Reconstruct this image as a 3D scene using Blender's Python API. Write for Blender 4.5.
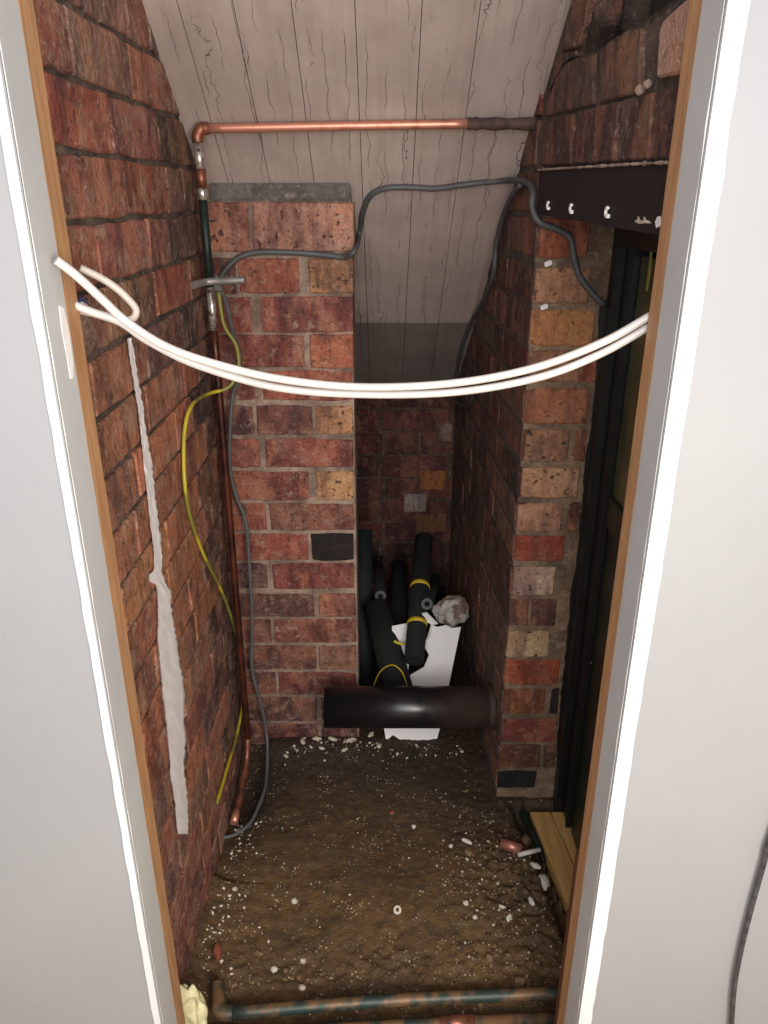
import bpy, bmesh, math, random
from mathutils import Vector, noise, Matrix
random.seed(7)
for o in list(bpy.data.objects): bpy.data.objects.remove(o)
SC = bpy.context.scene
COL = SC.collection

# ------------------------------------------------------------------ camera
CAMZ, TH, F = 1.30, math.radians(22.5), 763.0
cd = bpy.data.cameras.new('camera'); cam = bpy.data.objects.new('camera', cd); COL.objects.link(cam)
cam.location = (0, 0, CAMZ); cam.rotation_euler = (math.radians(90) - TH, 0, 0)
cd.sensor_fit = 'VERTICAL'; cd.sensor_height = 24; cd.lens = 24 * F / 1024; cd.clip_start = .01
SC.camera = cam
SC.view_settings.view_transform = 'Standard'; SC.view_settings.look = 'None'
SC.view_settings.gamma = 1; SC.view_settings.exposure = 0.22
# ------------------------------------------------------------------ world + lights (the hall the cupboard opens on to)
w = bpy.data.worlds.new('world'); SC.world = w; w.use_nodes = True
bg = w.node_tree.nodes['Background']; bg.inputs[0].default_value = (.93, .96, 1, 1); bg.inputs[1].default_value = .50
def area(name, loc, target, size, power, col):
    l = bpy.data.lights.new(name, 'AREA'); l.shape = 'DISK'; l.size = size; l.energy = power; l.color = col
    o = bpy.data.objects.new(name, l); COL.objects.link(o); o.location = loc
    o.rotation_euler = (Vector(target) - Vector(loc)).to_track_quat('-Z', 'Y').to_euler(); return o
hl = area('hall_ceiling_lamp', (-.12, -.70, 2.15), (0, 1.2, .6), 1.3, 9, (1, .93, .84)); hl.data.shape = 'RECTANGLE'; hl.data.size_y = .3
wl = area('hall_window', (.13, -.72, 1.35), (-.05, 1.2, 1.15), 1.3, 27, (.94, .97, 1)); wl.data.shape = 'RECTANGLE'; wl.data.size_y = .8
area('hall_warm_lamp', (.40, -.25, 1.05), (-.35, 1.0, .5), .4, 9, (1, .85, .64))

# ------------------------------------------------------------------ rays on to real planes
def ray(px, py):
    a, b = (px - 384) / F, (512 - py) / F
    return Vector((a, math.cos(TH) + b * math.sin(TH), -math.sin(TH) + b * math.cos(TH)))
O = Vector((0, 0, CAMZ))
def on(px, py, n, p0):
    d = ray(px, py); n = Vector(n); return O + d * ((Vector(p0) - O).dot(n) / d.dot(n))
def onY(px, py, Y): return on(px, py, (0, 1, 0), (0, Y, 0))
def onX(px, py, X): return on(px, py, (1, 0, 0), (X, 0, 0))
def onZ(px, py, Z=0.): return on(px, py, (0, 0, 1), (0, 0, Z))
XL = -.348                                   # left brick wall plane
YP = 1.59                                    # centre pier face
YR = 1.39                                    # face of the right hand pier (door reveal)
YB = 2.31                                    # back wall
KR = .045
def xr(y): return .26 - KR * (y - YR)
RN = Vector((-1, -KR, 0)).normalized()       # right wall, outward normal
RA = math.atan2(RN.x, -RN.y)
def onR(px, py, off=0.): return on(px, py, RN, Vector((.26, YR, 0)) + RN * off)
CN = Vector((0, -.8, -1)).normalized()       # ceiling, downward normal
def zc(y): return 2.597 - .8 * y
def onC(px, py, off=0.): return on(px, py, CN, Vector((0, 1.59, zc(1.59))) + CN * off)

# ------------------------------------------------------------------ materials
def lin(c):
    return tuple(((v / 255) / 12.92 if v / 255 <= .04045 else ((v / 255 + .055) / 1.055) ** 2.4) for v in c)
def L4(c): return (*lin(c), 1)
class NT:
    def __init__(s, name):
        s.m = bpy.data.materials.new(name); s.m.use_nodes = True; s.t = s.m.node_tree
        s.b = s.t.nodes['Principled BSDF']; s.b.inputs['Roughness'].default_value = .85
    def n(s, typ, **kw):
        x = s.t.nodes.new(typ)
        for k, v in kw.items():
            if isinstance(k, str) and hasattr(x, k): setattr(x, k, v)
        return x
    def lk(s, a, b): s.t.links.new(a, b)
    def set(s, sock, v):
        if hasattr(v, 'is_output'): s.lk(v, sock)
        else: sock.default_value = v
    def coord(s, kind='Object', scale=(1, 1, 1), rnd=False):
        tc = s.n('ShaderNodeTexCoord'); mp = s.n('ShaderNodeMapping'); mp.inputs['Scale'].default_value = scale
        if kind == 'World':
            g = s.n('ShaderNodeNewGeometry'); s.lk(g.outputs['Position'], mp.inputs['Vector'])
        else: s.lk(tc.outputs[kind], mp.inputs['Vector'])
        if rnd:
            oi = s.n('ShaderNodeObjectInfo'); c = s.n('ShaderNodeMath', operation='MULTIPLY'); c.inputs[1].default_value = 37.
            s.lk(oi.outputs['Random'], c.inputs[0]); cb = s.n('ShaderNodeCombineXYZ')
            for k in range(3): s.lk(c.outputs[0], cb.inputs[k])
            s.lk(cb.outputs[0], mp.inputs['Location'])
        return mp.outputs[0]
    def noise(s, vec, scale, detail=3, rough=.6, dist=0.):
        x = s.n('ShaderNodeTexNoise'); s.lk(vec, x.inputs['Vector'])
        x.inputs['Scale'].default_value = scale; x.inputs['Detail'].default_value = detail
        x.inputs['Roughness'].default_value = rough; x.inputs['Distortion'].default_value = dist
        return x.outputs['Fac']
    def ramp(s, v, a, b, c0=0., c1=1.):
        x = s.n('ShaderNodeMapRange'); s.lk(v, x.inputs[0])
        for i, k in enumerate((a, b, c0, c1)): x.inputs[i + 1].default_value = k
        return x.outputs[0]
    def mix(s, f, a, b, mode='MIX'):
        x = s.n('ShaderNodeMix'); x.data_type = 'RGBA'; x.blend_type = mode
        s.set(x.inputs[0], f); s.set(x.inputs[6], a); s.set(x.inputs[7], b); return x.outputs[2]
    def mul(s, a, b):
        x = s.n('ShaderNodeMath', operation='MULTIPLY'); s.set(x.inputs[0], a); s.set(x.inputs[1], b); return x.outputs[0]
    def add(s, a, b):
        x = s.n('ShaderNodeMath', operation='ADD'); s.set(x.inputs[0], a); s.set(x.inputs[1], b); return x.outputs[0]
    def bump(s, h, strength=.5, dist=.002):
        x = s.n('ShaderNodeBump'); x.inputs['Strength'].default_value = strength; x.inputs['Distance'].default_value = dist
        s.lk(h, x.inputs['Height']); s.lk(x.outputs[0], s.b.inputs['Normal'])
    def col(s, v): s.set(s.b.inputs['Base Color'], v)
    def rough(s, v): s.set(s.b.inputs['Roughness'], v)

def simple(name, c, rough=.6, metal=0., var=.12, scale=40, bump=.2, c2=None, f=(.4, .65), bd=.001, coat=0):
    t = NT(name); v = t.coord()
    n1 = t.noise(v, scale); n2 = t.noise(v, scale * 5)
    dark = tuple(x * (1 - var * 2) for x in lin(c)) + (1,) if c2 is None else L4(c2)
    t.col(t.mix(t.ramp(n1, f[0], f[1]), L4(c), dark)); t.rough(rough); t.b.inputs['Metallic'].default_value = metal
    if bump: t.bump(n2, bump, bd)
    if coat: t.b.inputs['Coat Weight'].default_value = coat
    return t.m

def grime(t, c, k=1., pale=(176, 158, 142), dark=(50, 40, 38), plain=None):
    """dirt, mortar smears and flecks that run across bricks and joints alike"""
    v = t.coord('World'); g = lambda f: f if plain is None else t.mul(f, plain)
    a = t.noise(v, 13, 6, .72, .4); b = t.noise(v, 70, 5, .75, .6); d = t.noise(v, 200, 3, .7)
    c = t.mix(t.ramp(a, .50, .30, 0, .60 * k), c, L4(dark))
    c = t.mix(g(t.ramp(b, .55, .68, 0, .50 * k)), c, L4(pale))
    c = t.mix(t.ramp(b, .44, .33, 0, .65 * k), c, L4(dark))
    c = t.mix(g(t.ramp(d, .66, .72, 0, .6 * k)), c, L4(tuple(min(255, x + 20) for x in pale)))
    return t.mix(t.ramp(d, .38, .30, 0, .6 * k), c, L4(dark)), b
def brick_material(name, wash=.35, streak=1., dim=1., washcol=(150, 128, 112), gloss=.85, k=1., mixup=.55):
    t = NT(name); v = t.coord(rnd=True)
    oi = t.n('ShaderNodeObjectInfo'); base = oi.outputs['Color']
    plain = t.ramp(oi.outputs['Alpha'], 0, .04)
    band = t.noise(t.coord(scale=(1, 1, .22), rnd=True), 24 * streak, 4, .7)
    c = t.mix(t.ramp(band, .45, .58), base, (.50, .44, .50, 1), 'MULTIPLY')
    blot = t.noise(t.coord(scale=(1, 1, .4), rnd=True), 17, 3, .6, .3)
    c = t.mix(t.mul(t.ramp(blot, .50, .60, 0, mixup), plain), c, t.mix(.5, base, L4((206, 138, 100))))
    fine = t.noise(v, 150, 4, .75)
    c = t.mix(t.ramp(fine, .40, .65, .0, .6), c, (.45, .40, .40, 1), 'MULTIPLY')
    spk = t.ramp(t.noise(v, 85, 1, .5), .30, .355, 1, 0)
    spk = t.mul(spk, t.ramp(t.noise(v, 20, 2), .36, .5))
    c = t.mix(t.mul(spk, oi.outputs['Alpha']), c, L4((58, 38, 34)))
    wn = t.noise(v, 20, 5, .75, .3)
    c = t.mix(t.mul(t.ramp(wn, .50, .66, 0, wash), plain), c, L4(washcol))
    c, gb = grime(t, c, k, plain=plain)
    c = t.mix(1., c, (dim, dim, dim, 1), 'MULTIPLY')
    t.col(c); t.rough(gloss)
    t.bump(t.add(t.mul(fine, .8), t.add(t.mul(gb, 1.4), t.add(wn, t.mul(spk, -1.2)))), .8, .004)
    return t.m
def mortar_material(name, a, b, dark=(60, 50, 46)):
    t = NT(name); v = t.coord('World')
    n1 = t.noise(v, 14, 4); n2 = t.noise(v, 160, 4, .75); n3 = t.noise(v, 45, 3)
    c = t.mix(t.ramp(n1, .38, .62), L4(a), L4(b)); c = t.mix(t.ramp(n2, .52, .75, 0, .75), c, L4(dark))
    c = t.mix(t.ramp(n3, .62, .74, 0, .5), c, L4((178, 160, 142)))
    c, _ = grime(t, c, .8)
    t.col(c); t.rough(.95); t.bump(n2, .8, .004); return t.m

M = {}
M['brick_left'] = brick_material('weathered brick left', .7, .9, 1.24, (158, 130, 110))
M['brick_pier'] = brick_material('red brick pier', .40, .7, 1.0, (160, 128, 112))
M['brick_reveal'] = brick_material('buff brick reveal', .22, .7, 1.0, k=.7)
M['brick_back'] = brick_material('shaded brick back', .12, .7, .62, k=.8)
M['brick_right'] = brick_material('sooty brick right', .40, 1., .86, (132, 114, 104))
M['mortar_left'] = mortar_material('mortar left', (112, 94, 82), (62, 50, 45))
M['mortar_pier'] = mortar_material('mortar pier', (160, 136, 120), (112, 92, 80))
M['mortar_reveal'] = mortar_material('mortar reveal', (146, 120, 96), (104, 84, 68))
M['mortar_dark'] = mortar_material('mortar dark', (92, 76, 68), (58, 46, 42))
M['mortar_pale'] = mortar_material('pale crumbly mortar', (196, 176, 158), (140, 120, 106))
M['cement'] = mortar_material('grey cement', (104, 98, 94), (84, 78, 75))
M['foam'] = simple('expanding foam', (226, 216, 170), .7, bump=.6, scale=60, bd=.003)
M['filler'] = simple('white filler', (246, 240, 240), .8, var=.03, scale=60, bump=.5, bd=.002)
M['void'] = simple('near black void', (34, 31, 30), .9)  # darkness of the void put into the colour; also colours the black rubble
M['void2'] = simple('dark grey block', (48, 46, 43), .95, scale=25, bump=.5)
M['copper'] = simple('bright copper', (202, 138, 118), .40, .6, c2=(150, 94, 76), f=(.52, .8), scale=30, bump=.05)
M['copper_dull'] = simple('dull copper', (150, 92, 70), .45, .6, c2=(84, 56, 46), scale=40, bump=.2)
M['copper_brown'] = simple('brown oxidised copper', (96, 50, 36), .35, .5, c2=(52, 30, 26), scale=20, bump=.1)
M['patina'] = simple('green black patina', (34, 48, 42), .5, .3, c2=(22, 26, 26), scale=24, bump=.3)
M['pipe_low'] = simple('green stained copper', (118, 88, 62), .5, .3, c2=(50, 62, 56), scale=22, bump=.35, f=(.42, .56))
M['solder'] = simple('solder', (206, 198, 190), .3, .7, c2=(110, 96, 88), scale=90, f=(.5, .62), bump=.4)
M['tape'] = simple('dark wrapping', (84, 60, 52), .75, c2=(46, 38, 36), scale=30, bump=.6, bd=.002)
M['white_cable'] = simple('white cable sheath', (196, 190, 186), .42, var=.04, bump=.05)
M['old_cable'] = simple('cream cable sheath', (196, 182, 172), .4, var=.06, bump=.05)
M['grey_cable'] = simple('grey cable sheath', (88, 90, 92), .55, var=.1, bump=.1)
M['dark_cable'] = simple('dark grey cable sheath', (78, 79, 80), .55, var=.1, bump=.1)
M['black_cable'] = simple('black cable sheath', (42, 42, 48), .45, c2=(70, 70, 76), scale=90, bump=.1)
M['zinc'] = simple('zinc strap', (150, 146, 142), .45, .5, scale=50, bump=.3)
M['white_plastic'] = simple('white plastic', (240, 236, 232), .4, var=.03, bump=0)
M['blue_plastic'] = simple('blue plastic', (70, 96, 150), .4, bump=0)
def soil_pipe_material():
    t = NT('black plastic pipe with dusty end'); v = t.coord('World'); sx = t.n('ShaderNodeSeparateXYZ'); t.lk(v, sx.inputs[0])
    d = t.ramp(t.add(sx.outputs[0], t.mul(t.noise(v, 26, 4), .10)), .14, .26, 0, .6)
    t.col(t.mix(d, L4((19, 19, 22)), L4((72, 52, 44)))); t.rough(t.ramp(d, 0, .85, .30, .85)); return t.m
M['soil_pipe'] = soil_pipe_material()
M['rubber'] = simple('black foam lagging', (17, 19, 19), .9, scale=50, bump=.4)
M['rubber_green'] = simple('green black lagging', (25, 36, 36), .8, scale=50, bump=.3)
M['lag_end'] = simple('grey lagging end', (92, 94, 98), .9, bump=.3)
M['yellow_tape'] = simple('yellow tape', (206, 172, 36), .5, var=.1, bump=.1)
M['board_white'] = simple('white board', (232, 228, 228), .7, var=.04, scale=8, bump=.1)
M['wrap'] = simple('crumpled paper', (176, 168, 166), .8, c2=(120, 98, 88), scale=22, f=(.46, .54), bump=.5, bd=.003)
M['lintel'] = simple('maroon black painted steel', (27, 11, 13), .85, c2=(18, 9, 10), scale=9, bump=.3)
M['black_paint'] = simple('black gloss paint', (20, 22, 22), .40, c2=(30, 31, 30), scale=30, bump=.25)
M['green_panel'] = simple('dark green panel', (30, 42, 30), .38, c2=(20, 28, 22), scale=9, bump=.2)
M['olive_glass'] = simple('olive obscured glass', (78, 80, 50), .22, c2=(52, 56, 38), scale=16, bump=.35)
M['yellow_streak'] = simple('yellow drip', (176, 176, 84), .4, bump=0)
M['stone'] = simple('pale stone', (206, 196, 180), .85, c2=(160, 146, 126), scale=70, bump=.4)
M['stone_brown'] = simple('brown stone', (126, 100, 72), .9, c2=(92, 72, 54), scale=70, bump=.4)
M['brick_chip'] = simple('brick chip', (150, 80, 58), .9, c2=(112, 60, 46), scale=60, bump=.5)
M['stone_pink'] = simple('pinkish mortar lump', (160, 132, 120), .9, var=.06, scale=60, bump=.3)
M['plaster_chip'] = simple('plaster chip', (222, 214, 202), .9, var=.06, scale=60, bump=.3)

def paint_wall(name, c, c2):
    t = NT(name); v = t.coord('World')
    n1 = t.noise(v, 3, 3); n2 = t.noise(v, 60, 4, .6); n3 = t.noise(v, 400, 2)
    t.col(t.mix(t.ramp(n1, .35, .65), L4(c), L4(c2))); t.rough(.62)
    t.bump(t.add(n2, t.mul(n3, .4)), .18, .0012); return t.m
M['plaster'] = paint_wall('painted plaster wall', (146, 146, 149), (141, 141, 144))
M['plaster_return'] = paint_wall('plasterboard edge', (196, 196, 196), (184, 184, 186))
M['bead'] = paint_wall('gloss white bead', (212, 214, 216), (204, 206, 209))
def timber(name, a, b, axis='z', sc=1.):
    t = NT(name); s = {'z': (9, 9, .7), 'y': (9, .7, 9), 'x': (.7, 9, 9)}[axis]; v = t.coord(scale=s)
    n = t.noise(v, 14 * sc, 4, .6, .4); n2 = t.noise(t.coord(scale=s), 60 * sc, 3)
    t.col(t.mix(t.ramp(n, .35, .65), L4(a), L4(b))); t.rough(.6); t.bump(n2, .3, .001); return t.m
M['timber'] = timber('raw timber lining', (190, 146, 106), (164, 118, 80))
M['timber_old'] = timber('old brown timber', (112, 66, 42), (84, 48, 32))
M['plank'] = timber('dusty floorboard', (204, 164, 104), (172, 132, 80), 'y', .6)

def ceiling_material(name, a, b):
    t = NT(name); v = t.coord('World')
    n1 = t.noise(v, 5, 4); n2 = t.noise(v, 140, 3)
    c = t.mix(t.ramp(n1, .35, .65), L4(a), L4(b))
    sx = t.n('ShaderNodeSeparateXYZ'); t.lk(v, sx.inputs[0])
    def lines(freq, wob, lo, hi, width, gate):              # broken hairlines running down the slope
        u = t.add(t.mul(sx.outputs[0], freq), t.mul(t.noise(t.coord('World', (6, 6, 6)), 2.5, 3, .6), wob))
        fr = t.n('ShaderNodeMath', operation='FRACT'); t.lk(u, fr.inputs[0])
        d = t.n('ShaderNodeMath', operation='SUBTRACT'); t.lk(fr.outputs[0], d.inputs[0]); d.inputs[1].default_value = .5
        ab = t.n('ShaderNodeMath', operation='ABSOLUTE'); t.lk(d.outputs[0], ab.inputs[0])
        return t.mul(t.ramp(ab.outputs[0], width * .4, width, 1, 0), t.ramp(t.noise(t.coord('World', (1, .25, .25)), gate, 2), lo, hi))
    hair = t.add(lines(31, .8, .50, .56, .022, 21), lines(19, 1.4, .52, .58, .014, 17))
    c = t.mix(t.mul(hair, .75), c, L4((70, 58, 55)))
    st = t.noise(t.coord('World', (1, .05, .05)), 60, 3)
    c = t.mix(t.ramp(st, .4, .7, 0, .25), c, L4((128, 110, 104)))
    sp = t.noise(v, 60, 5, .8, .8)
    c = t.mix(t.ramp(sp, .66, .70, 0, .6), c, L4((206, 190, 180)))
    c = t.mix(t.ramp(sp, .27, .22, 0, .85), c, L4((58, 48, 46)))
    t.col(c); t.rough(.85); t.bump(t.add(t.mul(n2, .4), t.mul(hair, -2)), .5, .0015); return t.m
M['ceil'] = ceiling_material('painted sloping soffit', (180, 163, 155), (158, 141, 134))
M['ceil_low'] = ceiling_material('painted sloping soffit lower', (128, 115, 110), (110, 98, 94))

def dirt_material():
    t = NT('dirt floor'); v = t.coord('World')
    n1 = t.noise(v, 4, 4, .6); n2 = t.noise(v, 40, 5, .7); n3 = t.noise(v, 220, 4, .7)
    c = t.mix(t.ramp(n1, .35, .65), L4((110, 83, 50)), L4((80, 59, 38)))
    c = t.mix(t.ramp(n2, .45, .68, 0, .8), c, L4((54, 42, 33)))
    c = t.mix(t.ramp(n3, .56, .72, 0, .40), c, L4((146, 116, 76)))
    vo = t.n('ShaderNodeTexVoronoi'); t.lk(v, vo.inputs['Vector']); vo.inputs['Scale'].default_value = 130
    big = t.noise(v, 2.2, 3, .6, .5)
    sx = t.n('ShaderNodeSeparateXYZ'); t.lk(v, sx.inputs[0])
    c = t.mix(t.mul(t.ramp(t.add(sx.outputs[1], t.mul(big, .5)), 1.40, 1.72, 0, .75), 1.), c, L4((38, 30, 27)))      # unevenly darker towards the alcove
    g = t.mul(t.ramp(vo.outputs['Distance'], .14, .24, 1, 0), t.ramp(t.noise(v, 17, 3), .52, .60))
    c = t.mix(g, c, L4((206, 190, 160)))
    t.col(c); t.rough(t.ramp(n2, .4, .7, .55, .95)); t.bump(t.add(n2, t.mul(n3, .5)), .8, .006); return t.m
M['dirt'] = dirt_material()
def wire_material():
    t = NT('green and yellow earth wire'); tc = t.n('ShaderNodeTexCoord'); n = t.noise(t.coord('World', (1, 1, .5)), 9, 2)
    t.col(t.mix(t.ramp(n, .50, .56), L4((184, 166, 48)), L4((124, 122, 50)))); t.rough(.45); return t.m
M['earth'] = wire_material()

# ------------------------------------------------------------------ object helpers
def link(name, me, mat=None, parent=None):
    o = bpy.data.objects.new(name, me); COL.objects.link(o)
    if mat is not None and not me.materials: me.materials.append(mat)
    if parent is not None: o.parent = parent
    return o
def mesh(name, bm, mat, parent=None, smooth=False):
    bmesh.ops.recalc_face_normals(bm, faces=bm.faces)
    if smooth:
        for f in bm.faces: f.smooth = True
    me = bpy.data.meshes.new(name); bm.to_mesh(me); bm.free()
    return link(name, me, mat, parent)
def empty(name, loc=(0, 0, 0)):
    o = bpy.data.objects.new(name, None); COL.objects.link(o); o.location = loc; o.empty_display_size = .05; return o
def tag(o, label, cat, group=None):
    o['label'] = label; o['category'] = cat
    if group: o['group'] = group
    return o
def struct(o): o['kind'] = 'structure'; return o
def child_at(o, parent):
    o.parent = parent; o.matrix_parent_inverse = Matrix.Translation(parent.location).inverted(); return o
def box_bm(x0, x1, y0, y1, z0, z1, bev=0., bm=None):
    b = bmesh.new(); r = bmesh.ops.create_cube(b, size=1)
    for v in b.verts: v.co = Vector(((x0 + x1) / 2 + v.co.x * (x1 - x0), (y0 + y1) / 2 + v.co.y * (y1 - y0), (z0 + z1) / 2 + v.co.z * (z1 - z0)))
    if bev: bmesh.ops.bevel(b, geom=b.edges[:], offset=bev, segments=2, affect='EDGES')
    return b
def merge(bm, other):
    me = bpy.data.meshes.new('tmp'); other.to_mesh(me); other.free(); bm.from_mesh(me); bpy.data.meshes.remove(me)
def prism_bm(pts, vec, top=None):
    """solid from a planar outline (list of Vector) pushed by vec"""
    bm = bmesh.new(); vec = Vector(vec)
    a = [bm.verts.new(p) for p in pts]; b = [bm.verts.new(p + vec) for p in pts]
    bm.faces.new(a); bm.faces.new(b[::-1]); n = len(pts)
    for i in range(n): bm.faces.new((a[i], b[i], b[(i + 1) % n], a[(i + 1) % n]))
    bmesh.ops.triangulate(bm, faces=[f for f in bm.faces if len(f.verts) > 4])
    return bm
def catmull(pts, k=8):
    pts = [Vector(p) for p in pts]
    if len(pts) < 3: return pts
    out = []; q = [pts[0] * 2 - pts[1]] + pts + [pts[-1] * 2 - pts[-2]]
    for i in range(1, len(q) - 2):
        p0, p1, p2, p3 = q[i - 1:i + 3]
        for j in range(k):
            t = j / k
            out.append(.5 * ((2 * p1) + (p2 - p0) * t + (2 * p0 - 5 * p1 + 4 * p2 - p3) * t * t + (3 * p1 - p0 - 3 * p2 + p3) * t ** 3))
    out.append(pts[-1]); return out
def tube_bm(pts, r, seg=12, smooth=True, k=8, cap=True, flat=1.):
    path = catmull(pts, k) if smooth else [Vector(p) for p in pts]
    bm = bmesh.new(); rings = []
    T = (path[1] - path[0]).normalized(); U = T.orthogonal().normalized()
    for i, p in enumerate(path):
        t = (path[min(i + 1, len(path) - 1)] - path[max(i - 1, 0)]).normalized()
        U = (U - t * U.dot(t)).normalized(); W = t.cross(U)
        rr = r(i / (len(path) - 1)) if callable(r) else r
        rings.append([bm.verts.new(p + U * math.cos(2 * math.pi * a / seg) * rr + W * math.sin(2 * math.pi * a / seg) * rr * flat) for a in range(seg)])
    for a, b in zip(rings, rings[1:]):
        for i in range(seg): bm.faces.new((a[i], a[(i + 1) % seg], b[(i + 1) % seg], b[i])).smooth = True
    if cap: bm.faces.new(rings[0]); bm.faces.new(rings[-1][::-1])
    return bm
def tube(name, pts, r, mat, parent=None, **kw):
    o = mesh(name, tube_bm(pts, r, **kw), mat)
    if parent is not None: child_at(o, parent)
    return o
def hollow(name, a, b, ro, ri, mat, parent=None, seg=20):
    a, b = Vector(a), Vector(b); t = (b - a).normalized(); U = t.orthogonal().normalized(); W = t.cross(U); bm = bmesh.new(); R = []
    for p, r in ((a, ri), (a, ro), (b, ro), (b, ri)):
        R.append([bm.verts.new(p + (U * math.cos(2 * math.pi * i / seg) + W * math.sin(2 * math.pi * i / seg)) * r) for i in range(seg)])
    for k in range(4):
        A, B = R[k], R[(k + 1) % 4]
        for i in range(seg): bm.faces.new((A[i], A[(i + 1) % seg], B[(i + 1) % seg], B[i])).smooth = k in (1, 3)
    o = mesh(name, bm, mat)
    if parent is not None: child_at(o, parent)
    return o

# ------------------------------------------------------------------ bricks
CACHE = {}
def brick_mesh(w, h, mat, d=.045, bev=.0024):
    w += .0035; h += .0035
    key = (round(w, 3), round(h, 3), mat.name, random.randrange(3))
    if key in CACHE: return CACHE[key]
    bm = bmesh.new(); fr = (-.5, -.25, 0, .25, .5)
    ring = [(x, -.5) for x in fr] + [(x, .5) for x in fr[::-1]]
    J = lambda s: random.uniform(-s, s)
    out = []
    for i, (x, z) in enumerate(ring): out.append((x * w + J(.0012), z * h + J(.0018)))
    for i in (0, 4, 5, 9):                                  # worn arrises
        x, z = out[i]; out[i] = (x - math.copysign(random.uniform(.0005, .003), x), z - math.copysign(random.uniform(0, .0025), z))
    back = [bm.verts.new((x, d, z)) for x, z in out]
    mid = [bm.verts.new((x, bev, z)) for x, z in out]
    top = [bm.verts.new((x * (1 - 2 * bev / w) + J(.0006), J(.0006), z * (1 - 2 * bev / h) + J(.0006))) for x, z in out]
    c = bm.verts.new((0, J(.001), 0)); n = len(ring)
    for i in range(n):
        j = (i + 1) % n
        bm.faces.new((back[i], back[j], mid[j], mid[i])); bm.faces.new((mid[i], mid[j], top[j], top[i])); bm.faces.new((top[i], top[j], c))
    bmesh.ops.recalc_face_normals(bm, faces=bm.faces)
    me = bpy.data.meshes.new('brick'); bm.to_mesh(me); bm.free(); me.materials.append(mat); CACHE[key] = me
    return me
def brick(loc, w, h, mat, colr, parent, rot=0., spk=.2, proud=None, d=.045, tilt=0):
    o = link('brick', brick_mesh(w, h, mat, d), None, parent)
    pr = random.uniform(-.0012, .0015) if proud is None else proud
    n = Vector((math.sin(rot), -math.cos(rot), 0))
    o.location = Vector(loc) + n * pr
    o.rotation_euler = (random.uniform(-.006, .006), random.uniform(-.006, .006) + tilt, rot + random.uniform(-.006, .006))
    o.color = (*lin(colr), spk); return o
def jit(c, s=12):
    k = random.uniform(-s, s); return tuple(max(10, min(250, v + k + random.uniform(-4, 4))) for v in c)
def grid_slab(name, p0, U, V, W, nu, nv, thick, mat, amp=.0015, inside=None):
    """mortar face: a gently lumpy sheet with thickness; p0 corner, U,V edge vectors, W outward unit normal"""
    bm = bmesh.new(); U, V, W, p0 = map(Vector, (U, V, W, p0)); g = []
    for i in range(nu + 1):
        row = []
        for j in range(nv + 1):
            p = p0 + U * i / nu + V * j / nv
            row.append(bm.verts.new(p + W * (noise.noise(p * 60) * amp + noise.noise(p * 17) * amp)))
        g.append(row)
    for i in range(nu):
        for j in range(nv): bm.faces.new((g[i][j], g[i + 1][j], g[i + 1][j + 1], g[i][j + 1]))
    cs = [p0, p0 + U, p0 + U + V, p0 + V]; bk = [bm.verts.new(c - W * thick) for c in cs]
    bm.faces.new(bk)
    rims = [[g[i][0] for i in range(nu + 1)], g[nu], [g[i][nv] for i in range(nu, -1, -1)], g[0][::-1]]
    for k, rim in enumerate(rims): bm.faces.new(list(rim) + [bk[(k + 1) % 4], bk[k]])
    return struct(mesh(name, bm, mat))

# ================================================================== STRUCTURE
REC = .0035
# left wall: 75 mm courses running away from the door
wl = grid_slab('wall_left', (XL - .0048, .797, -.05), (0, 1.60, 0), (0, 0, 2.1), (1, 0, 0), 130, 170, .12, M['mortar_left'])
REDS_L = [(158, 98, 80), (144, 86, 72), (136, 84, 74), (168, 110, 82), (126, 90, 80), (152, 108, 84), (150, 78, 62), (124, 84, 76)]
ZL0 = onX(53, 148, XL).z                                     # a bed joint read off the photograph
print('ZL0', ZL0)
for c in range(-18, 10):
    z0 = ZL0 + c * .075; z1 = z0 + .069
    if z1 < -.01: continue
    zm = (z0 + z1) / 2 + .003
    y = .80 + (c % 2) * -.11 - random.uniform(0, .04)
    k = 0
    while y < 1.585:
        wl_ = .215 if (k * 3 + c) % 4 else .1025
        y0, y1 = max(y, .80), min(y + wl_, 1.588)
        y += wl_ + .0055; k += 1
        if y1 - y0 < .03 or z0 > zc(y0) + .02: continue
        ym = (y0 + y1) / 2
        col = jit(random.choice(REDS_L), 10)
        if .80 < ym < 1.35 and .45 < zm < 1.05: col = tuple(a * .65 + b * .35 for a, b in zip(col, (204, 136, 84)))  # warm lamplight on the lower wall mixed into the brick colour
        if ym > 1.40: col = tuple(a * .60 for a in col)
        brick((XL, ym, zm), y1 - y0, .0655, M['brick_left'], col, wl, math.pi / 2, .15, random.uniform(-.0005, .0007))
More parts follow.
